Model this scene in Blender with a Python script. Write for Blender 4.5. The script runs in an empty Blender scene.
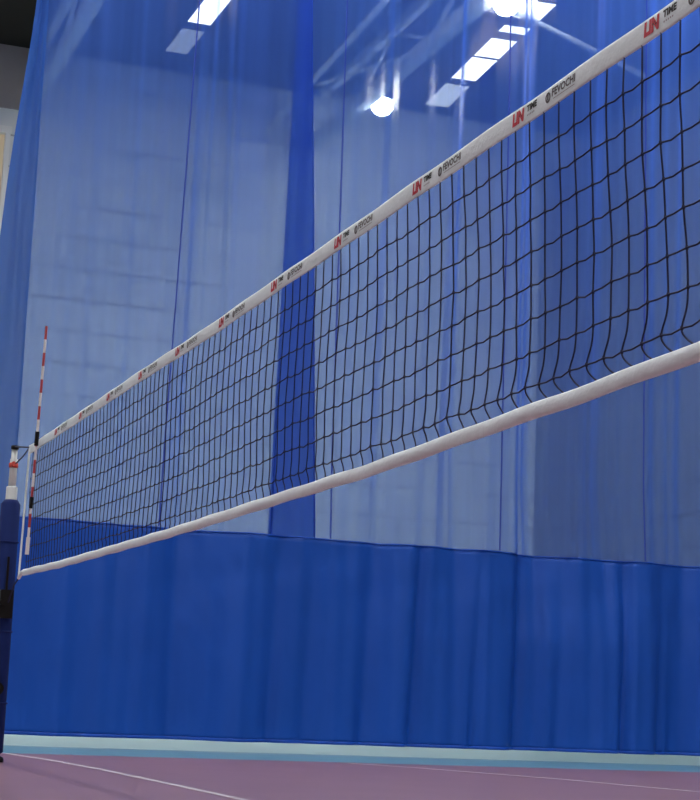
import bpy, bmesh, math, random
from mathutils import Vector, Matrix
random.seed(7)
sc = bpy.context.scene
COL = sc.collection
PI = math.pi

# ------------------------------------------------------------------ helpers
def mat(name, color, rough=0.6, metallic=0.0, spec=0.5, emit=None, estr=0.0, noise=0.0, nscale=8.0, bump=0.0, bscale=40.0):
    m = bpy.data.materials.new(name); m.use_nodes = True
    nt = m.node_tree; b = nt.nodes['Principled BSDF']
    b.inputs['Base Color'].default_value = (*color, 1)
    b.inputs['Roughness'].default_value = rough
    b.inputs['Metallic'].default_value = metallic
    b.inputs['Specular IOR Level'].default_value = spec
    tc = nt.nodes.new('ShaderNodeTexCoord')
    if noise > 0:
        n = nt.nodes.new('ShaderNodeTexNoise'); n.inputs['Scale'].default_value = nscale; n.inputs['Detail'].default_value = 4
        nt.links.new(tc.outputs['Object'], n.inputs['Vector'])
        r = nt.nodes.new('ShaderNodeMapRange'); r.inputs['To Min'].default_value = 1 - noise; r.inputs['To Max'].default_value = 1 + noise
        nt.links.new(n.outputs['Fac'], r.inputs['Value'])
        h = nt.nodes.new('ShaderNodeHueSaturation'); h.inputs['Color'].default_value = (*color, 1)
        nt.links.new(r.outputs['Result'], h.inputs['Value']); nt.links.new(h.outputs['Color'], b.inputs['Base Color'])
    if bump > 0:
        n2 = nt.nodes.new('ShaderNodeTexNoise'); n2.inputs['Scale'].default_value = bscale; n2.inputs['Detail'].default_value = 3
        nt.links.new(tc.outputs['Object'], n2.inputs['Vector'])
        bp = nt.nodes.new('ShaderNodeBump'); bp.inputs['Strength'].default_value = bump; bp.inputs['Distance'].default_value = 0.02
        nt.links.new(n2.outputs['Fac'], bp.inputs['Height']); nt.links.new(bp.outputs['Normal'], b.inputs['Normal'])
    if emit:
        b.inputs['Emission Color'].default_value = (*emit, 1); b.inputs['Emission Strength'].default_value = estr
    return m

def link_mesh(name, me, m=None, parent=None):
    o = bpy.data.objects.new(name, me); COL.objects.link(o)
    if m is not None:
        for k in (m if isinstance(m, (list, tuple)) else [m]): me.materials.append(k)
    if parent is not None: o.parent = parent
    return o

def obj(name, bm, m=None, parent=None, smooth=False):
    me = bpy.data.meshes.new(name)
    bmesh.ops.recalc_face_normals(bm, faces=bm.faces)
    bm.to_mesh(me); bm.free()
    if smooth:
        for p in me.polygons: p.use_smooth = True
    return link_mesh(name, me, m, parent)

def add_box(bm, x0, x1, y0, y1, z0, z1, mi=0):
    vs = [bm.verts.new((x, y, z)) for x in (x0, x1) for y in (y0, y1) for z in (z0, z1)]
    for f in ((0,1,3,2),(4,6,7,5),(0,4,5,1),(2,3,7,6),(0,2,6,4),(1,5,7,3)):
        fc = bm.faces.new([vs[i] for i in f]); fc.material_index = mi

def box(*a, mi=0):
    bm = bmesh.new(); add_box(bm, *a, mi=mi); return bm

def add_tube(bm, pts, rad, seg=8, mi=0, caps=True):
    pts = [Vector(p) for p in pts]; rings = []
    n = len(pts)
    rr = rad if isinstance(rad, (list, tuple)) else [rad]*n
    up = None
    for i, p in enumerate(pts):
        d = (pts[min(i+1, n-1)] - pts[max(i-1, 0)])
        d = d.normalized() if d.length > 1e-9 else Vector((0,0,1))
        if up is None:
            up = Vector((0,0,1)) if abs(d.z) < .9 else Vector((1,0,0))
        s = d.cross(up)
        if s.length < 1e-6: s = d.cross(Vector((0,1,0)))
        s.normalize(); u = s.cross(d).normalized(); up = u
        rings.append([bm.verts.new(p + (s*math.cos(2*PI*k/seg) + u*math.sin(2*PI*k/seg))*rr[i]) for k in range(seg)])
    for a, b in zip(rings, rings[1:]):
        for k in range(seg):
            f = bm.faces.new((a[k], a[(k+1) % seg], b[(k+1) % seg], b[k])); f.material_index = mi
    if caps:
        f = bm.faces.new(rings[0]); f.material_index = mi
        f = bm.faces.new(list(reversed(rings[-1]))); f.material_index = mi

def tube(pts, rad, seg=8):
    bm = bmesh.new(); add_tube(bm, pts, rad, seg); return bm

def lathe(prof, seg=24, center=(0,0)):
    """prof: list of (radius, z)"""
    bm = bmesh.new(); rings = []
    for r, z in prof:
        rings.append([bm.verts.new((center[0]+r*math.cos(2*PI*k/seg), center[1]+r*math.sin(2*PI*k/seg), z)) for k in range(seg)])
    for a, b in zip(rings, rings[1:]):
        for k in range(seg): bm.faces.new((a[k], a[(k+1) % seg], b[(k+1) % seg], b[k]))
    bm.faces.new(rings[0]); bm.faces.new(list(reversed(rings[-1])))
    return bm

def empty(name, loc, label, cat, group=None):
    o = bpy.data.objects.new(name, None); COL.objects.link(o); o.location = loc
    tag(o, label, cat, group); return o

def tag(o, label, cat, group=None):
    o['label'] = label; o['category'] = cat
    if group: o['group'] = group

def struct(o, label=None):
    o['kind'] = 'structure'
    if label: o['label'] = label
    return o

def shift(o, parent):
    """geometry was written in world coordinates: move it into the parent's frame"""
    o.data.transform(Matrix.Translation(-parent.location)); return o

def interp(tab, x):
    if x <= tab[0][0]: return tab[0][1]
    for (a, va), (b, vb) in zip(tab, tab[1:]):
        if x <= b:
            t = (x-a)/(b-a); t = t*t*(3-2*t)*0.35 + t*0.65
            return va + (vb-va)*t
    return tab[-1][1]

# ------------------------------------------------------------------ materials
M = {}
M['white_tape'] = mat('white_tape', (.76,.86,.90), .7, noise=.06, nscale=25, bump=.15, bscale=60)
M['bottom_tape'] = mat('bottom_tape', (.76,.85,.90), .7, noise=.05, nscale=20, bump=.25, bscale=35)
M['cord'] = mat('black_cord', (.004,.008,.05), .8)
M['ink_black'] = mat('ink_black', (.02,.02,.025), .6)
M['ink_grey'] = mat('ink_grey', (.09,.085,.10), .6)
M['ink_pale'] = mat('ink_pale', (.33,.31,.34), .6)
M['ink_red'] = mat('ink_red', (.55,.03,.06), .6)
M['rod_white'] = mat('rod_white', (.80,.80,.82), .4)
M['rod_red'] = mat('rod_red', (.42,.05,.06), .4)
M['post_white'] = mat('post_white', (.62,.68,.68), .35, noise=.05, nscale=12)
M['strap_red'] = mat('strap_red', (.55,.06,.04), .6)
M['pad_blue'] = mat('pad_blue', (.007,.022,.13), .7, spec=.2, noise=.15, nscale=5, bump=.1, bscale=10)
M['black_metal'] = mat('black_metal', (.005,.0045,.005), .6, spec=.2)
M['steel'] = mat('steel', (.35,.36,.38), .4, metallic=.8)
M['truss_white'] = mat('truss_paint', (.58,.60,.62), .6, noise=.06, nscale=3)
M['ceiling_dark'] = mat('ceiling_dark', (.020,.016,.012), .9, noise=.15, nscale=2)
M['plain_wall'] = mat('plain_wall', (.55,.55,.54), .8, noise=.05, nscale=1.5)
M['frame_white'] = mat('window_frame_white', (.8,.8,.78), .5)
M['concrete'] = mat('concrete_band', (.36,.325,.325), .85, noise=.12, nscale=2.5)
M['lamp_body'] = mat('lamp_body', (.10,.10,.11), .5)
M['line'] = mat('court_line_paint', (.50,.46,.49), .45, noise=.12, nscale=30)
M['lamp_glow'] = mat('lamp_glow', (.9,.9,.9), .5, emit=(.92,.97,1.0), estr=70)
M['sky_pane'] = mat('skylight_pane', (.8,.8,.8), .5, emit=(1.0,.96,.95), estr=62)
M['sky_pane_front'] = mat('skylight_pane_front', (.7,.7,.7), .5, emit=(1.0,.96,.95), estr=25)
M['sky_pane_dirty'] = mat('skylight_pane_dirty', (.6,.6,.6), .5, emit=(1.0,.96,.95), estr=.9)
M['sky_pane_soot'] = mat('skylight_pane_sooty', (.5,.5,.5), .5, emit=(1.0,.95,.93), estr=.35)
M['sky_pane_far'] = mat('skylight_pane_dimmed', (.6,.6,.6), .5, emit=(1.0,.93,.91), estr=4.5)  # glow kept low near the end wall so its upper part stays darker
M['window_day'] = mat('window_daylight', (.4,.34,.25), .3, emit=(1.0,.80,.55), estr=.22)

# panelled back wall: pale panels with thin dark courses, the courses are drawn by height
def wall_material(name, base, axis):
    m = bpy.data.materials.new(name); m.use_nodes = True
    nt = m.node_tree; N = nt.nodes; L = nt.links; b = N['Principled BSDF']; b.inputs['Roughness'].default_value = .8
    tc = N.new('ShaderNodeTexCoord'); sp = N.new('ShaderNodeSeparateXYZ'); L.new(tc.outputs['Object'], sp.inputs[0])
    cb = N.new('ShaderNodeCombineXYZ'); L.new(sp.outputs[axis], cb.inputs[0]); L.new(sp.outputs['Z'], cb.inputs[1])
    br = N.new('ShaderNodeTexBrick'); br.offset = 0.5; br.inputs['Scale'].default_value = 1.0
    br.inputs['Brick Width'].default_value = 24.0; br.inputs['Row Height'].default_value = .56
    br.inputs['Mortar Size'].default_value = .017; br.inputs['Mortar Smooth'].default_value = .2
    br.inputs['Color1'].default_value = (*base, 1); br.inputs['Color2'].default_value = (*[c*.94 for c in base], 1)
    br.inputs['Mortar'].default_value = (*[c*.55 for c in base], 1)
    L.new(cb.outputs[0], br.inputs['Vector'])
    n = N.new('ShaderNodeTexNoise'); n.inputs['Scale'].default_value = .5; n.inputs['Detail'].default_value = 5
    L.new(tc.outputs['Object'], n.inputs['Vector'])
    r = N.new('ShaderNodeMapRange'); r.inputs['To Min'].default_value = .88; r.inputs['To Max'].default_value = 1.12
    L.new(n.outputs['Fac'], r.inputs['Value'])
    h = N.new('ShaderNodeHueSaturation'); L.new(br.outputs['Color'], h.inputs['Color']); L.new(r.outputs['Result'], h.inputs['Value'])
    L.new(h.outputs['Color'], b.inputs['Base Color'])
    bp = N.new('ShaderNodeBump'); bp.inputs['Strength'].default_value = .3; bp.inputs['Distance'].default_value = .02; bp.invert = True
    L.new(br.outputs['Fac'], bp.inputs['Height']); L.new(bp.outputs['Normal'], b.inputs['Normal'])
    return m
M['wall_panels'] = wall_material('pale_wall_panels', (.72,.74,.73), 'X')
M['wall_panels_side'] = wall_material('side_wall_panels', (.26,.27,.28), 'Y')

# sheer blue net fabric: open weave, so it lets less light through where it is seen edge-on
def mesh_fabric(name, t0, color, trans):
    m = bpy.data.materials.new(name); m.use_nodes = True
    nt = m.node_tree; N = nt.nodes; L = nt.links
    for n in list(N): N.remove(n)
    out = N.new('ShaderNodeOutputMaterial')
    geo = N.new('ShaderNodeNewGeometry')
    dot = N.new('ShaderNodeVectorMath'); dot.operation = 'DOT_PRODUCT'
    L.new(geo.outputs['Normal'], dot.inputs[0]); L.new(geo.outputs['Incoming'], dot.inputs[1])
    ab = N.new('ShaderNodeMath'); ab.operation = 'ABSOLUTE'; L.new(dot.outputs['Value'], ab.inputs[0])
    mx = N.new('ShaderNodeMath'); mx.operation = 'MAXIMUM'; mx.inputs[1].default_value = .12; L.new(ab.outputs[0], mx.inputs[0])
    iv = N.new('ShaderNodeMath'); iv.operation = 'DIVIDE'; iv.inputs[0].default_value = 1.0; L.new(mx.outputs[0], iv.inputs[1])
    pw = N.new('ShaderNodeMath'); pw.operation = 'POWER'; pw.inputs[0].default_value = t0; L.new(iv.outputs[0], pw.inputs[1])
    tc = N.new('ShaderNodeTexCoord')
    mp = N.new('ShaderNodeMapping'); mp.inputs['Scale'].default_value = (14, 14, .25); L.new(tc.outputs['Object'], mp.inputs['Vector'])
    nz = N.new('ShaderNodeTexNoise'); nz.inputs['Scale'].default_value = 1.0; nz.inputs['Detail'].default_value = 5; L.new(mp.outputs[0], nz.inputs['Vector'])
    mr = N.new('ShaderNodeMapRange'); mr.inputs['To Min'].default_value = .86; mr.inputs['To Max'].default_value = 1.10; L.new(nz.outputs['Fac'], mr.inputs['Value'])
    ml = N.new('ShaderNodeMath'); ml.operation = 'MULTIPLY'; ml.use_clamp = True; L.new(pw.outputs[0], ml.inputs[0]); L.new(mr.outputs['Result'], ml.inputs[1])
    df = N.new('ShaderNodeBsdfDiffuse'); df.inputs['Color'].default_value = (*color, 1)
    tl = N.new('ShaderNodeBsdfTranslucent'); tl.inputs['Color'].default_value = (*trans, 1)
    ad = N.new('ShaderNodeMixShader'); ad.inputs[0].default_value = .5; L.new(df.outputs[0], ad.inputs[1]); L.new(tl.outputs[0], ad.inputs[2])
    tr = N.new('ShaderNodeBsdfTransparent'); tr.inputs['Color'].default_value = (.70,.86,1,1)
    mix = N.new('ShaderNodeMixShader'); L.new(ml.outputs[0], mix.inputs[0]); L.new(ad.outputs[0], mix.inputs[1]); L.new(tr.outputs[0], mix.inputs[2])
    # threads scatter a little light forward, which gives lamps behind the cloth a soft bloom
    rf = N.new('ShaderNodeBsdfRefraction'); rf.inputs['IOR'].default_value = 1.08; rf.inputs['Roughness'].default_value = .55
    m2 = N.new('ShaderNodeMixShader'); m2.inputs[0].default_value = .045
    L.new(mix.outputs[0], m2.inputs[1]); L.new(rf.outputs[0], m2.inputs[2])
    L.new(m2.outputs[0], out.inputs['Surface'])
    return m
M['sheer'] = mesh_fabric('sheer_blue_mesh', .50, (.04,.095,.44), (.09,.25,.94))
M['sheer_hem'] = mesh_fabric('doubled_blue_mesh', .12, (.045,.14,.50), (.045,.14,.52))
M['vinyl'] = mat('blue_vinyl', (.009,.080,.44), .5, spec=.25, noise=.10, nscale=1.6, bump=.10, bscale=5)
M['vinyl_hem'] = mat('blue_vinyl_hem', (.008,.075,.46), .5, spec=.25)
M['seam'] = mat('seam_cord', (.012,.05,.40), .7)

# court floor: maroon sports flooring, teal border in front of the divider
def floor_material():
    m = bpy.data.materials.new('sports_floor'); m.use_nodes = True
    nt = m.node_tree; N = nt.nodes; L = nt.links; b = N['Principled BSDF']
    tc = N.new('ShaderNodeTexCoord'); sp = N.new('ShaderNodeSeparateXYZ'); L.new(tc.outputs['Object'], sp.inputs[0])
    gt = N.new('ShaderNodeMath'); gt.operation = 'GREATER_THAN'; gt.inputs[1].default_value = 16.0; L.new(sp.outputs['Y'], gt.inputs[0])
    n = N.new('ShaderNodeTexNoise'); n.inputs['Scale'].default_value = 1.2; n.inputs['Detail'].default_value = 6; L.new(tc.outputs['Object'], n.inputs['Vector'])
    c1 = N.new('ShaderNodeMixRGB'); c1.inputs[1].default_value = (.21,.115,.135,1); c1.inputs[2].default_value = (.28,.155,.18,1); L.new(n.outputs['Fac'], c1.inputs[0])
    c2 = N.new('ShaderNodeMixRGB'); c2.inputs[1].default_value = (.11,.27,.34,1); c2.inputs[2].default_value = (.15,.33,.40,1); L.new(n.outputs['Fac'], c2.inputs[0])
    mx = N.new('ShaderNodeMixRGB'); L.new(gt.outputs[0], mx.inputs[0]); L.new(c1.outputs[0], mx.inputs[1]); L.new(c2.outputs[0], mx.inputs[2])
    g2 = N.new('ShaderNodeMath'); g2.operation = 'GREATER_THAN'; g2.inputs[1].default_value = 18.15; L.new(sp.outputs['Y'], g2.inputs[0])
    m3 = N.new('ShaderNodeMixRGB'); L.new(g2.outputs[0], m3.inputs[0]); L.new(mx.outputs[0], m3.inputs[1]); m3.inputs[2].default_value = (.38,.58,.60,1)  # paler teal from the divider onward: the brighter light there, put into the colour
    L.new(m3.outputs[0], b.inputs['Base Color'])
    b.inputs['Roughness'].default_value = .33
    n2 = N.new('ShaderNodeTexNoise'); n2.inputs['Scale'].default_value = 60; L.new(tc.outputs['Object'], n2.inputs['Vector'])
    bp = N.new('ShaderNodeBump'); bp.inputs['Strength'].default_value = .05; bp.inputs['Distance'].default_value = .01
    L.new(n2.outputs['Fac'], bp.inputs['Height']); L.new(bp.outputs['Normal'], b.inputs['Normal'])
    return m
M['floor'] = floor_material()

# ------------------------------------------------------------------ the hall
XL, XR, YF, YB, ZC = -9.0, 15.62, -8.0, 30.0, 11.7
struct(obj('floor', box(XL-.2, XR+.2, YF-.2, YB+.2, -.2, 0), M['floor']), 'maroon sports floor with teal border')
struct(obj('ceiling', box(XL-.2, XR+.2, YF-.2, YB+.2, ZC, ZC+.2), M['ceiling_dark']), 'dark roof underside of the sports hall')
WX0, WX1, WZ0, WZ1 = 2.55, 4.44, 7.3, 10.18           # clerestory window in the back wall
bm = bmesh.new()
add_box(bm, XL, WX0, YB, YB+.2, 0, 10.55); add_box(bm, WX1, XR, YB, YB+.2, 0, 10.55); add_box(bm, 4.75, XR, YB, YB+.2, 10.55, ZC)
add_box(bm, WX0, WX1, YB, YB+.2, 0, WZ0); add_box(bm, WX0, WX1, YB, YB+.2, WZ1, 10.55)
struct(obj('wall_back', bm, M['wall_panels']), 'pale panelled end wall seen through the blue mesh')
struct(obj('trim_1', box(XL, 4.75, YB-.02, YB+.2, 10.55, ZC), M['concrete']), 'grey concrete lintel band above the high window')
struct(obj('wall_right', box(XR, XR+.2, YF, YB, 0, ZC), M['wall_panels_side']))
struct(obj('wall_left', box(XL-.2, XL, YF, YB, 0, ZC), M['plain_wall']))
struct(obj('wall_front', box(XL, XR, YF-.2, YF, 0, ZC), M['plain_wall']))
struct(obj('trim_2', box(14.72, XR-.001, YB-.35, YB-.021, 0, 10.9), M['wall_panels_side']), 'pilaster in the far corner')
# window in the end wall
w = bmesh.new()
fw = .085
add_box(w, WX0-.02, WX1+.02, YB-.06, YB+.08, WZ1-fw, WZ1+.04); add_box(w, WX0-.02, WX1+.02, YB-.06, YB+.08, WZ0-.04, WZ0+fw)
for x in (WX0, (WX0+WX1)/2-.05, WX1-fw): add_box(w, x, x+fw, YB-.05, YB+.07, WZ0, WZ1)
wf = struct(obj('window_1', w, M['frame_white']), 'white framed high window in the end wall')
struct(obj('window_pane', box(WX0, WX1, YB+.09, YB+.10, WZ0, WZ1), M['window_day'], wf))

# roof lights: long strips between the trusses, panes split by purlins
def skylight(idx, xc, hw, segs):
    bm = bmesh.new()
    y0, y1 = segs[0][0]-.06, segs[-1][1]+.06
    for s in (-1, 1):
        xs = sorted((xc+s*hw, xc+s*(hw+.05)))
        add_box(bm, xs[0], xs[1], y0, y1, ZC-.035, ZC-.001)
    gaps = [y0] + [v for s in segs for v in s] + [y1]
    for a, b in zip(gaps[::2], gaps[1::2]): add_box(bm, xc-hw, xc+hw, a, b, ZC-.035, ZC-.001)
    fr = struct(obj('window_%d' % idx, bm, M['black_metal']), 'roof light strip of bright panes between dark purlins')
    for k, (a, b) in enumerate(segs):
        o = obj('window_pane', box(xc-hw, xc+hw, a, b, ZC-.025, ZC-.004), M['sky_pane_soot'] if (b > 28 and xc < 10) else M['sky_pane_dirty'] if b > 29 else M['sky_pane_front'] if b < 17 else M['sky_pane_far'] if b > 22.5 else M['sky_pane'], fr); struct(o)
    return fr
base_segs = []
y = -6.5
while y < 22.2:
    base_segs.append((y, y+1.15)); y += 1.42
far_right = [(24.10,24.86),(25.20,25.52),(25.82,26.72),(26.78,27.92),(28.20,29.45)]
far_left = [(25.0,26.1),(26.2,27.45),(27.75,28.95)]
sk = skylight(2, 12.19, .235, [s for s in base_segs if s[1] < 24] + far_right)
piv = Matrix.Translation((12.19, 28.9, 0))
sk.matrix_world = piv @ Matrix.Rotation(-.08, 4, 'Z') @ piv.inverted()
skylight(3, 7.05, .20, [s for s in base_segs if s[1] < 24.6] + far_left)
skylight(4, 1.9, .22, base_segs)
skylight(5, -3.2, .22, base_segs)

# roof trusses running along the hall
def truss(x, label):
    t = empty('roof_truss', (x, 11, 10.6), label, 'truss', 'white roof trusses')
    shift(obj('bottom_chord', box(x-.10, x+.10, YF+.02, YB-.04, 10.6, 10.82), M['truss_white']), t).parent = t
    shift(obj('top_chord', box(x-.07, x+.07, YF+.02, YB-.04, 11.45, 11.60), M['truss_white']), t).parent = t
    bm = bmesh.new(); y = YF+.3; k = 0
    while y + 1.6 < YB-.2:
        z0, z1 = (10.80, 11.47) if k % 2 == 0 else (11.47, 10.80)
        add_tube(bm, [(x, y, z0), (x, y+1.6, z1)], .035, 6); y += 1.6; k += 1
    shift(obj('web', bm, M['truss_white']), t).parent = t
    return t
truss(4.77, 'white roof truss near the free edge of the divider curtain')
truss(9.97, 'white roof truss beside the row of round lamps')
def brace(p, q, r, label):
    o = obj('roof_brace', tube([p, q], r, 8), M['truss_white'])
    c = (Vector(p)+Vector(q))/2; o.data.transform(Matrix.Translation(-c)); o.location = c
    tag(o, label, 'brace', 'roof braces between the trusses')
brace((10.08,22.3,10.72), (13.6,24.05,10.72), .045, 'white cross brace running from the upper lamp towards the net band')
brace((8.72,23.0,10.74), (9.00,29.9,10.74), .05, 'white pipe running along the roof left of the round lamps')
brace((9.86,24.8,10.7), (9.02,26.9,10.74), .03, 'thin white brace between the pipe and the truss left of the lamps')

# hanging round lamps
def lamp(y, label, x=10.28, z=10.67):
    t = empty('highbay_lamp', (x, y, z), label, 'ceiling lamp', 'round lamps under the roof')
    r = lathe([(.05,.40),(.10,.38),(.11,.24),(.20,.13),(.215,.06),(.20,.06),(.18,.12),(.09,.20)], 24); obj('reflector', r, M['lamp_body'], t, True)
    g = lathe([(.04,.13),(.13,.09),(.19,.0),(.185,-.07),(.13,-.15),(.05,-.185)], 24); obj('lamp_globe', g, M['lamp_glow'], t, True)
    obj('hanger', tube([(0,0,.36),(0,0,.83),(-.25,0,.83)], .018, 8), M['steel'], t)
    return t
lamp(27.15, 'glowing round lamp lower and farther away, left of the pale roof light')
lamp(22.2, 'glowing round lamp at the top edge, beside the pale roof light')

# ------------------------------------------------------------------ divider curtain
YC0, ZS, ZT, ZBOT = 18.38, 2.325, 10.4, .105
cur = empty('divider_curtain', (9, YC0, 0), 'tall blue gym divider curtain, sheer mesh above a solid vinyl skirt', 'curtain')
def left_edge(z):
    return interp([(0,2.36),(2.3,2.46),(5.6,2.71),(8.0,2.90),(10.5,3.08)], z)
FOLDS = [(5.86,6.24,.012,-.050)]        # folded-over lap: left, right edge at z 5, lean of each
STEPS = [(3.45,.30,.09,.01),(4.05,.40,.10,.0),(4.84,.30,.17,.03),(5.25,.16,.08,-.02),(6.40,.2,.07,.0),(7.07,.20,.10,.01),(7.90,.24,.14,.02),(8.93,.46,.32,.0),(9.85,.42,.26,.01),(10.62,.26,.13,.0),(11.05,.26,.14,.01)]   # where the cloth swings back, nearly edge-on
RUFF = [(8.72,9.05,.9),(3.0,3.35,.7),(3.9,4.15,.5),(4.62,5.02,1.0),(5.15,5.35,.8),(7.05,7.22,.8),(7.78,8.0,.9),(9.3,9.9,.8),(10.0,10.35,.7),(10.75,11.0,.6),(6.3,6.42,.5),(8.2,8.4,.4)]
def ruffle(X):
    v = .0
    for a, b, s in RUFF:
        c, h = (a+b)/2, (b-a)/2
        v = max(v, s*math.exp(-((X-c)/h)**4))
    return v
def wave(X, z):
    zz = min(max(z/9, 0), 1)
    y = .05*math.sin(2.9*X+.4) + .035*math.sin(6.3*X+1.3+.3*zz) + .024*math.sin(13.1*X+2.0-.5*zz)*(.5+.5*math.sin(1.7*X+.6)) + .007*math.sin(29*X+.8*zz)
    for c, w, d, ln in STEPS:
        c = c + ln*(z-5)
        if c-w/2 < X < c+w/2+2.2*w:
            t = (X-c+w/2)/w
            if t > 1: t = 1-(X-c-w/2)/(2.2*w)
            y += d*t*t*(3-2*t)*min(1, max(.06, (z-1.2)/2.0))
    return y
def upper_point(X, z):
    v = ruffle(X)
    return YC0 + wave(X, z)*1.0 + v*.016*math.sin(2*PI*X/.24 + 2.2*math.sin(X*5)+.12*z) + v*.004*math.sin(2*PI*X/.11+1+.2*z)
def build_upper():
    bm = bmesh.new()
    # path entries: (X at z=5, lean, y offset); a lap goes forward, back and forward again
    path = []; X = 0.0; x = 3.02; fi = 0; off = 0.0
    while x < 15.3:
        if fi < len(FOLDS) and x >= FOLDS[fi][0]:
            a, b, la, lb = FOLDS[fi]
            n = 14
            for k in range(n+1): t = k/n; path.append((a+(b-a)*t, la+(lb-la)*t, .0 + .03*t))
            for k in range(1, n+1): t = k/n; path.append((b+(a-b)*t, lb+(la-lb)*t, .03+.05*math.sin(PI*t/2)))
            for k in range(1, n+1): t = k/n; path.append((a+(b-a)*t, la+(lb-la)*t, .08+.05*math.sin(PI*t/2)))
            for k in range(1, 14): t = k/14; path.append((b+.35*t, lb*(1-t), .13*(1-t)))
            x = b+.36; fi += 1; continue
        path.append((x, 0.0, 0.0)); x += .0135
    zs = [ZS + (ZT-ZS)*k/30 for k in range(31)]
    rows = []
    for z in zs:
        rows.append([bm.verts.new((px+lean*(z-5), upper_point(px+lean*(z-5), z)+dy, z)) for px, lean, dy in path])
    for r0, r1 in zip(rows, rows[1:]):
        for k in range(len(path)-1): bm.faces.new((r0[k], r0[k+1], r1[k+1], r1[k]))
    me = bpy.data.meshes.new('mesh_panel'); bm.to_mesh(me); bm.free()
    for p in me.polygons: p.use_smooth = True
    return link_mesh('mesh_panel', me, M['sheer'], None)
o = build_upper(); shift(o, cur).parent = cur; o['label'] = 'sheer blue mesh upper panel'
# doubled free edge
bm = bmesh.new(); rows = []
zs = [ZS + (ZT-ZS)*k/40 for k in range(41)]
for z in zs:
    xl = left_edge(z); row = []
    for k in range(13):
        t = k/12; X = xl + (3.03-xl)*t
        row.append(bm.verts.new((X, YC0-.02 + .03*math.sin(7*t*PI/2+.3*z) + .012*math.sin(19*t+3.1*z) + .006*math.sin(9*z+5*t), z)))
    rows.append(row)
for r0, r1 in zip(rows, rows[1:]):
    for k in range(12): bm.faces.new((r0[k], r0[k+1], r1[k+1], r1[k]))
o = obj('side_hem', bm, M['sheer_hem'], None, True); shift(o, cur).parent = cur; o['label'] = 'doubled, nearly opaque free edge'
# solid skirt
def lower_point(X, z):
    t = min(max((z-ZBOT)/(ZS-ZBOT), 0), 1)
    y = wave(X, z) + (1-t)*(.05*math.sin(4.1*X+1)+.03*math.sin(9.7*X+2))
    # pleats: soft steps where the cloth turns edge-on
    for c, wd, d in ((5.95,.10,.07),(6.35,.12,.05),(7.05,.08,.05),(7.6,.07,.09),(8.35,.06,.08),(8.9,.09,.11),(9.45,.08,.07),(10.25,.07,.12),(10.75,.07,.08),(4.9,.12,.05),(4.1,.12,.04),(3.5,.10,.04)):
        u = (X-c-.03*(z-1.2))/wd
        y += d*math.exp(-u*u)*(.5+.5*(1-t))
    y += .004*math.sin(21*X+13*z)*math.sin(5*z+3*X) + .006*math.sin(3*X-8*z)*math.exp(-((z-1.9)/.25)**2)
    return YC0 + y
bm = bmesh.new(); rows = []
for i in range(37):
    z = ZBOT + (ZS-ZBOT)*i/36; xl = left_edge(z)
    nx = 360
    rows.append([bm.verts.new((xl+(15.3-xl)*k/nx, lower_point(xl+(15.3-xl)*k/nx, z), z)) for k in range(nx+1)])
for r0, r1 in zip(rows, rows[1:]):
    for k in range(nx): bm.faces.new((r0[k], r0[k+1], r1[k+1], r1[k]))
o = obj('vinyl_panel', bm, M['vinyl'], None, True); shift(o, cur).parent = cur; o['label'] = 'solid royal blue vinyl lower panel'
md = o.modifiers.new('thickness', 'SOLIDIFY'); md.thickness = .003
# hem at the floor and the stitched joint between the two cloths
for nm, z0, z1, fn in (('bottom_hem', ZBOT-.004, ZBOT+.03, lower_point), ('joint_seam', ZS-.012, ZS+.006, lower_point)):
    bm = bmesh.new(); rows = []
    for z in (z0, z1):
        xl = left_edge(z)
        rows.append([bm.verts.new((xl+(15.3-xl)*k/360, fn(xl+(15.3-xl)*k/360, min(max(z, ZBOT), ZS))-.008, z)) for k in range(361)])
    for k in range(360): bm.faces.new((rows[0][k], rows[0][k+1], rows[1][k+1], rows[1][k]))
    o = obj(nm, bm, M['vinyl_hem'], None, True); md = o.modifiers.new('thickness', 'SOLIDIFY'); md.thickness = .004
    shift(o, cur).parent = cur
# lifting cords sewn up the mesh
for xb, xt in ((4.60,4.74),(6.545,6.485),(8.585,8.55),(10.49,10.47),(12.4,12.4)):
    pts = []
    for k in range(41):
        z = ZS+.01 + (ZT-ZS-.03)*k/40
        X = xb + (xt-xb)*min(1, (z-ZS)/6.2); pts.append((X, upper_point(X, z)-.03, z))
    o = obj('lift_cord', tube(pts, .009, 6), M['seam']); shift(o, cur).parent = cur
# head track that carries the curtain
tr = empty('curtain_track', (9.1, YC0, ZT), 'steel track carrying the blue divider curtain', 'track')
o = obj('rail', box(2.9, 15.6, YC0-.05, YC0+.05, ZT, ZT+.08), M['steel']); shift(o, tr).parent = tr

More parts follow.
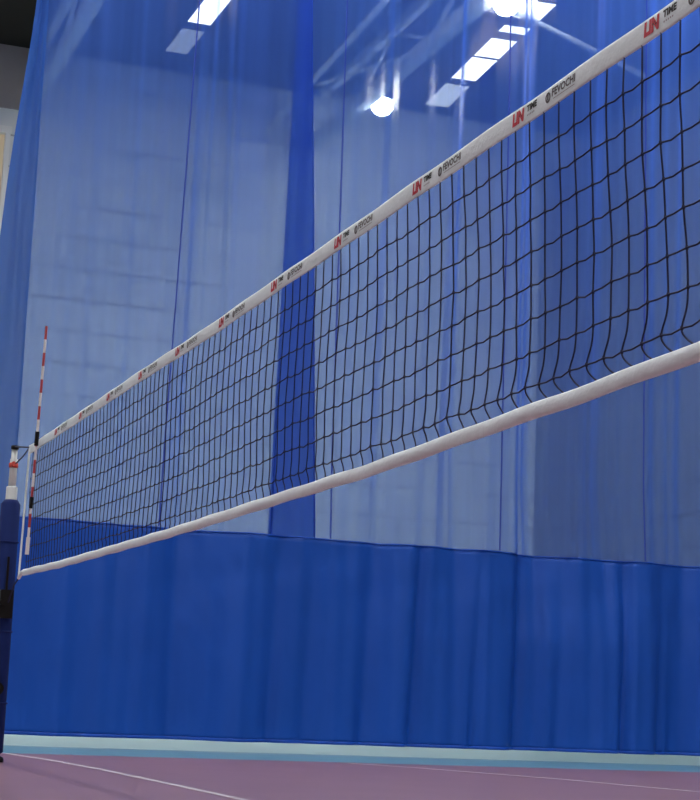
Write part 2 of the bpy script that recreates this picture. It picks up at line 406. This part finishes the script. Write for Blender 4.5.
# ------------------------------------------------------------------ volleyball net
XN = 2.296
TOP = [(3.0,2.447),(5,2.428),(7,2.409),(8.5,2.394),(9.8,2.398),(11,2.393),(13.3,2.388)]
BOT = [(3.0,1.502),(3.76,1.486),(4.5,1.467),(6.15,1.434),(9,1.418),(11.84,1.424),(13.0,1.440),(13.3,1.443)]
YN0, YN1 = 3.0, 13.33
net = empty('volleyball_net', (XN, 8.2, 0), 'black mesh volleyball net with white printed top band, stretched across the court', 'net')
def band(name, ys, ztop, hgt, half, m, bulge=0.0):
    bm = bmesh.new(); rings = []
    for y in ys:
        z1 = ztop(y); z0 = z1-hgt
        prof = []
        for k in range(10):
            a = 2*PI*k/10
            prof.append((XN - half*math.cos(a)*(1+bulge*math.sin(y*7)*.3), (z0+z1)/2 + hgt/2*math.copysign(abs(math.sin(a))**.6, math.sin(a))))
        rings.append([bm.verts.new((x, y, z)) for x, z in prof])
    for a, b in zip(rings, rings[1:]):
        for k in range(10): bm.faces.new((a[k], a[(k+1) % 10], b[(k+1) % 10], b[k]))
    bm.faces.new(rings[0]); bm.faces.new(list(reversed(rings[-1])))
    o = obj(name, bm, m, None, True); return o
ys = [YN0 + (YN1-YN0)*k/160 for k in range(161)]
top = band('top_band', ys, lambda y: interp(TOP, y)+.002*math.sin(9*y), .070, .003, M['white_tape']); shift(top, net).parent = net
top['label'] = 'white top band with red and black print'
ysb = [YN0 + (13.24-YN0)*k/160 for k in range(161)]
bot = band('bottom_band', ysb, lambda y: interp(BOT, y)+.0015*math.sin(11*y), .050, .012, M['bottom_tape'], 1.0); shift(bot, net).parent = net
# side band at the far end
bm = bmesh.new(); rings = []
for k in range(13):
    t = k/12; y = 13.33 + .09*t; z = 2.387 - 1.0*t
    rings.append([bm.verts.new((XN+dx, y+dy, z)) for dx, dy in ((-.004,-.022),(.004,-.022),(.004,.022),(-.004,.022))])
for a, b in zip(rings, rings[1:]):
    for k in range(4): bm.faces.new((a[k], a[(k+1) % 4], b[(k+1) % 4], b[k]))
bm.faces.new(rings[0]); bm.faces.new(list(reversed(rings[-1])))
o = obj('side_band', bm, M['white_tape']); shift(o, net).parent = net
o = obj('corner_tie', tube([(XN,13.19,1.42),(XN,13.28,1.425),(XN,13.41,1.388)], .014, 8), M['white_tape']); shift(o, net).parent = net

# black cords
P = .0999
def slip(y, t):
    """sideways creep of a cord towards the camera, t = 0 at the top band and 1 at the bottom band"""
    near = max(0, min(1, (8.6-y)/4.6))
    return -(.055*near*t + .012*math.sin(2.3*y+1.1)*t*(.4+near) + .006*math.sin(7.1*y+5*t)*t*(1-t)*4)
bm = bmesh.new()
NR = 9
def zrow(y, i):
    zt = interp(TOP, y)-.068; zb = interp(BOT, y)-.004
    return zt + (zb-zt)*(i/ (NR-.42)) if i < NR else zb
ylist = []
y = 13.16
while y > YN0+.02: ylist.append(y); y -= P
r1, r2, r3 = random.Random(3), random.Random(5), random.Random(9)
node = {}
for j, y in enumerate(ylist):
    near = max(0, min(1, (8.8-y)/3.0))
    hook = near*(.030+.022*math.sin(1.7*y+.6)) + .006
    jx = [r1.uniform(-.004,.004) for _ in range(NR+1)]
    for i in range(NR+1):
        zt = zrow(y, i)
        t = i/NR
        yy = y + slip(y, t) + jx[i]*(1 if 0 < i < NR else .3)
        if i == NR-1: yy += hook*.55          # slack gathers above the bottom band
        if i == NR: yy -= hook*.75
        zz = zt + (r2.uniform(-.004,.004) if 0 < i < NR else 0)
        node[j, i] = Vector((XN + (.010*math.sin(1.3*y+3*t)*t*(1-t)*4), yy, zz))
def spline(pts, sub):
    out = []
    n = len(pts)
    for k in range(n-1):
        p0, p1, p2, p3 = pts[max(k-1,0)], pts[k], pts[k+1], pts[min(k+2,n-1)]
        for s in range(sub):
            t = s/sub
            out.append(.5*((2*p1)+(p2-p0)*t+(2*p0-5*p1+4*p2-p3)*t*t+(3*p1-p0-3*p2+p3)*t**3))
    out.append(pts[-1]); return out
for j, y in enumerate(ylist):
    near = max(0, min(1, (9.2-y)/3.0)); w_ = near*(.6+.4*math.sin(1.7*y+.6))
    ctl = [node[j, i] for i in range(NR+1)]
    ctl.insert(NR, (ctl[NR-1]+ctl[NR])/2 + Vector((.004, .020*w_, 0)))          # slack bows out above the bottom band
    ctl.insert(NR-1, (ctl[NR-2]+ctl[NR-1])/2 + Vector((0, -.010*w_, 0)))
    add_tube(bm, spline(ctl, 4), .0028, 5)
for i in range(1, NR):
    pts = []
    for j in range(len(ylist)):
        pts.append(node[j, i])
        if j < len(ylist)-1: pts.append((node[j, i]+node[j+1, i])/2 - Vector((0,0,.0045 + .003*math.sin(j*1.9+i))))
    add_tube(bm, pts, .0028, 5)
for (j, i), v in node.items():                # knots
    if 0 < i < NR:
        add_tube(bm, [v+Vector((0,0,.005)), v-Vector((0,0,.005))], .0046, 5)
o = obj('net_mesh', bm, M['cord'], None, True); shift(o, net).parent = net; o['label'] = 'black square knotted cord mesh'
# head rope from the band to the post
YP = 14.02
o = obj('head_rope', tube([(XN,13.33,2.372),(XN,13.55,2.40),(XN,YP-.052,2.455)], .007, 6), M['cord']); shift(o, net).parent = net
o = obj('tie_rope', tube([(XN,13.34,2.375),(XN,13.6,2.335),(XN,YP-.10,2.315)], .005, 6), M['cord']); shift(o, net).parent = net
o = obj('foot_rope', tube([(XN,13.41,1.388),(XN,13.6,1.34),(XN,YP-.21,1.22)], .006, 6), M['cord']); shift(o, net).parent = net

# printed marks on the top band
ROT = Matrix(((0,0,-1,0),(-1,0,0,0),(0,1,0,0),(0,0,0,1)))     # text x -> -Y, text y -> Z, text normal -> -X
def text_bm(bm, s, x, y, width, height, mi, shear=0.0, bold=0.0):
    cu = bpy.data.curves.new('t', 'FONT'); cu.body = s; cu.offset = bold; cu.resolution_u = 2
    to = bpy.data.objects.new('t', cu); COL.objects.link(to)
    bpy.context.view_layer.update()
    me = to.evaluated_get(bpy.context.evaluated_depsgraph_get()).to_mesh()
    xs = [v.co.x for v in me.vertices]; yv = [v.co.y for v in me.vertices]
    x0, x1, y0, y1 = min(xs), max(xs), min(yv), max(yv)
    vm = [bm.verts.new((x + (v.co.x-x0)/(x1-x0)*width + shear*(v.co.y-y0)/(y1-y0)*height, y + (v.co.y-y0)/(y1-y0)*height, 0)) for v in me.vertices]
    for p in me.polygons:
        try:
            f = bm.faces.new([vm[i] for i in p.vertices]); f.material_index = mi
        except ValueError: pass
    to.to_mesh_clear(); bpy.data.objects.remove(to); bpy.data.curves.remove(cu)
def quad(bm, x0, x1, y0, y1, mi, z=0.0):
    f = bm.faces.new([bm.verts.new(p) for p in ((x0,y0,z),(x1,y0,z),(x1,y1,z),(x0,y1,z))]); f.material_index = mi
def ring2d(bm, cx, cy, r0, r1, mi, n=20):
    a = [bm.verts.new((cx+r0*math.cos(2*PI*k/n), cy+r0*math.sin(2*PI*k/n), 0)) for k in range(n)]
    b = [bm.verts.new((cx+r1*math.cos(2*PI*k/n), cy+r1*math.sin(2*PI*k/n), 0)) for k in range(n)]
    for k in range(n):
        f = bm.faces.new((a[k], b[k], b[(k+1) % n], a[(k+1) % n])); f.material_index = mi
bm = bmesh.new()
# heavy red letters, black flecks, as on the band
text_bm(bm, 'LIN', 0, .016, .080, .043, 0, .10, .07)
for fx, fy, s in ((.047,.036,.007),(.056,.041,.005),(.062,.033,.007),(.010,.040,.005)): quad(bm, fx, fx+s, fy, fy+s*.8, 1, .0004)
text_bm(bm, 'TIME', .102, .036, .070, .021, 1, .1, .05)
for k in range(5): quad(bm, .106+.011*k, .106+.011*k+.006, .022, .027, 3)
logo_a = bpy.data.meshes.new('print_red'); bm.to_mesh(logo_a); bm.free()
bm = bmesh.new()
ring2d(bm, .017, .036, .010, .017, 2); quad(bm, .013, .021, .027, .045, 2, .0003)
text_bm(bm, 'FEVOCHI', .043, .030, .150, .026, 2, .05, .03)
quad(bm, .052, .190, .021, .0235, 3)
logo_b = bpy.data.meshes.new('print_grey'); bm.to_mesh(logo_b); bm.free()
for me in (logo_a, logo_b):
    for k in ('ink_red','ink_black','ink_grey','ink_pale'): me.materials.append(M[k])
for k in range(-1, 11):
    y0 = 4.055 + .828*k
    for nm, me, off in (('red_print', logo_a, 0.0), ('grey_print', logo_b, .232)):
        yy = y0-off
        if yy < YN0+.25: continue
        sl = (interp(TOP, yy-.1)-interp(TOP, yy+.1))/.2
        o = bpy.data.objects.new(nm, me); COL.objects.link(o); o.parent = top
        o.matrix_local = Matrix.Translation(Vector((-.0042, yy, interp(TOP, yy)-.070)) - Vector((0, net.location.y, 0))) @ Matrix.Rotation(-sl, 4, 'X') @ ROT

# ------------------------------------------------------------------ antenna
A0, A1 = Vector((XN-.027, 12.98, 1.535)), Vector((XN-.027, 12.825, 3.215))
ant = empty('net_antenna', A0, 'thin red and white striped antenna rod standing up from the far end of the net', 'antenna')
d = (A1-A0); L_ = d.length; n = 17
bm = bmesh.new()
# bands in the photograph: lower end white, then red and white by turns; the sleeve is thicker
for k in range(n):
    p, q = d*(k/n), d*((k+1)/n)
    add_tube(bm, [p, q], .0095, 8, mi=(1 if (n-1-k) % 2 == 0 else 0))
obj('rod', bm, [M['rod_white'], M['rod_red']], ant, False)
obj('sleeve', tube([d*.0, d*.075], .015, 8), M['rod_white'], ant)
s = d*((2.385-A0.z)/d.z)
obj('clamp', tube([s-d.normalized()*.055, s+d.normalized()*.05], .016, 8), M['black_metal'], ant)
obj('lower_clamp', tube([d*.20, d*.25], .014, 8), M['black_metal'], ant)

# ------------------------------------------------------------------ net post
post = empty('net_post', (XN, YP, 0), 'white net post in dark blue padding at the far end of the net', 'post')
obj('outer_tube', lathe([(.045,0),(.045,2.13),(.041,2.14)], 20), M['post_white'], post, True)
obj('inner_tube', lathe([(.030,2.12),(.030,2.36),(.024,2.365),(.024,2.45)], 20), M['post_white'], post, True)
obj('pulley', lathe([(.012,2.435),(.032,2.44),(.032,2.465),(.012,2.47)], 16, (0,-.012)), M['black_metal'], post, True)
obj('strap', lathe([(.030,2.29),(.037,2.295),(.037,2.325),(.030,2.33)], 16), M['strap_red'], post, True)
obj('knob', tube([(-.01,-.035,2.31),(-.01,-.075,2.315)], [.016,.020], 10), M['strap_red'], post)
PR = .076
obj('padding', lathe([(PR-.02,.06),(PR,.08),(PR,2.0),(PR-.02,2.03),(.05,2.035)], 28), M['pad_blue'], post, True)
obj('base_plate', lathe([(.085,0),(.085,.02),(.08,.035),(.05,.05)], 28), M['black_metal'], post, True)
bm = bmesh.new(); add_box(bm, -.05, .05, -.14, -.062, 1.10, 1.32); add_tube(bm, [(-.04,-.12,1.22),(-.04,-.18,1.22)], .022, 10)
add_tube(bm, [(0,-.085,1.31),(0,-.09,1.58)], .010, 6)
obj('winch', bm, M['black_metal'], post)
bm = bmesh.new(); add_tube(bm, [(-.02,-.06,.56),(-.02,-.115,.56)], .05, 14)
obj('pad_buckle', bm, M['black_metal'], post)
for z in (.45, 1.0, 1.7):
    bm = bmesh.new(); add_tube(bm, [((PR+.004)*math.cos(2*PI*k/28), (PR+.004)*math.sin(2*PI*k/28), z) for k in range(29)], .007, 6)
    obj('pad_strap', bm, M['pad_blue'], post)

# ------------------------------------------------------------------ lines on the floor
def line(idx, pts, wd, label):
    bm = bmesh.new(); prev = None
    for k, (x, y) in enumerate(pts):
        a = Vector(pts[max(k-1,0)]); b = Vector(pts[min(k+1,len(pts)-1)]); t = (b-a).normalized(); n_ = Vector((-t.y, t.x))*wd/2
        cur_ = [bm.verts.new((x+s*n_.x, y+s*n_.y, z)) for s in (-1,1) for z in (.0005,.002)]
        if prev:
            for q in ((0,1,3,2),):
                pass
            bm.faces.new((prev[1], prev[3], cur_[3], cur_[1])); bm.faces.new((prev[0], prev[1], cur_[1], cur_[0])); bm.faces.new((prev[3], prev[2], cur_[2], cur_[3]))
        prev = cur_
    struct(obj('trim_%d' % idx, bm, M['line']), label)
line(3, [(3.02,-4),(3.01,9.8),(2.995,11.3),(2.96,13.2),(2.87,14.7),(2.72,15.9)], .055, 'pale court line crossing the floor at the left')
line(4, [(7.9,-4),(7.6,9.5),(7.27,11.87),(6.94,13.5),(6.33,15.1),(5.9,15.8)], .05, 'faint pale court line at the right')

# ------------------------------------------------------------------ daylight level, camera, colour
wd = bpy.data.worlds.new('World'); sc.world = wd; wd.use_nodes = True
wd.node_tree.nodes['Background'].inputs[0].default_value = (.7,.8,1,1); wd.node_tree.nodes['Background'].inputs[1].default_value = .3

f, pitch, roll, yaw, h = 1768.77, math.radians(9.6811), math.radians(2.2961), math.radians(20.0504), .5648
fwd = Vector((math.sin(yaw)*math.cos(pitch), math.cos(yaw)*math.cos(pitch), math.sin(pitch)))
r0 = Vector((math.cos(yaw), -math.sin(yaw), 0)); u0 = r0.cross(fwd)
r = r0*math.cos(roll)+u0*math.sin(roll); u = -r0*math.sin(roll)+u0*math.cos(roll)
cd = bpy.data.cameras.new('camera'); cam = bpy.data.objects.new('camera', cd); COL.objects.link(cam)
cd.sensor_fit = 'VERTICAL'; cd.sensor_height = 24; cd.lens = f/800*24; cd.clip_end = 200
cam.matrix_world = Matrix(((r.x,u.x,-fwd.x,0),(r.y,u.y,-fwd.y,0),(r.z,u.z,-fwd.z,h),(0,0,0,1)))
sc.camera = cam
sc.view_settings.view_transform = 'Standard'; sc.view_settings.look = 'None'
sc.view_settings.gamma = 1; sc.view_settings.use_curve_mapping = False
sc.view_settings.exposure = -0.06
sc.cycles.use_denoising = True
sc.cycles.transparent_max_bounces = 32
sc.cycles.max_bounces = 10; sc.cycles.diffuse_bounces = 6; sc.cycles.transmission_bounces = 8
sc.cycles.sample_clamp_indirect = 8
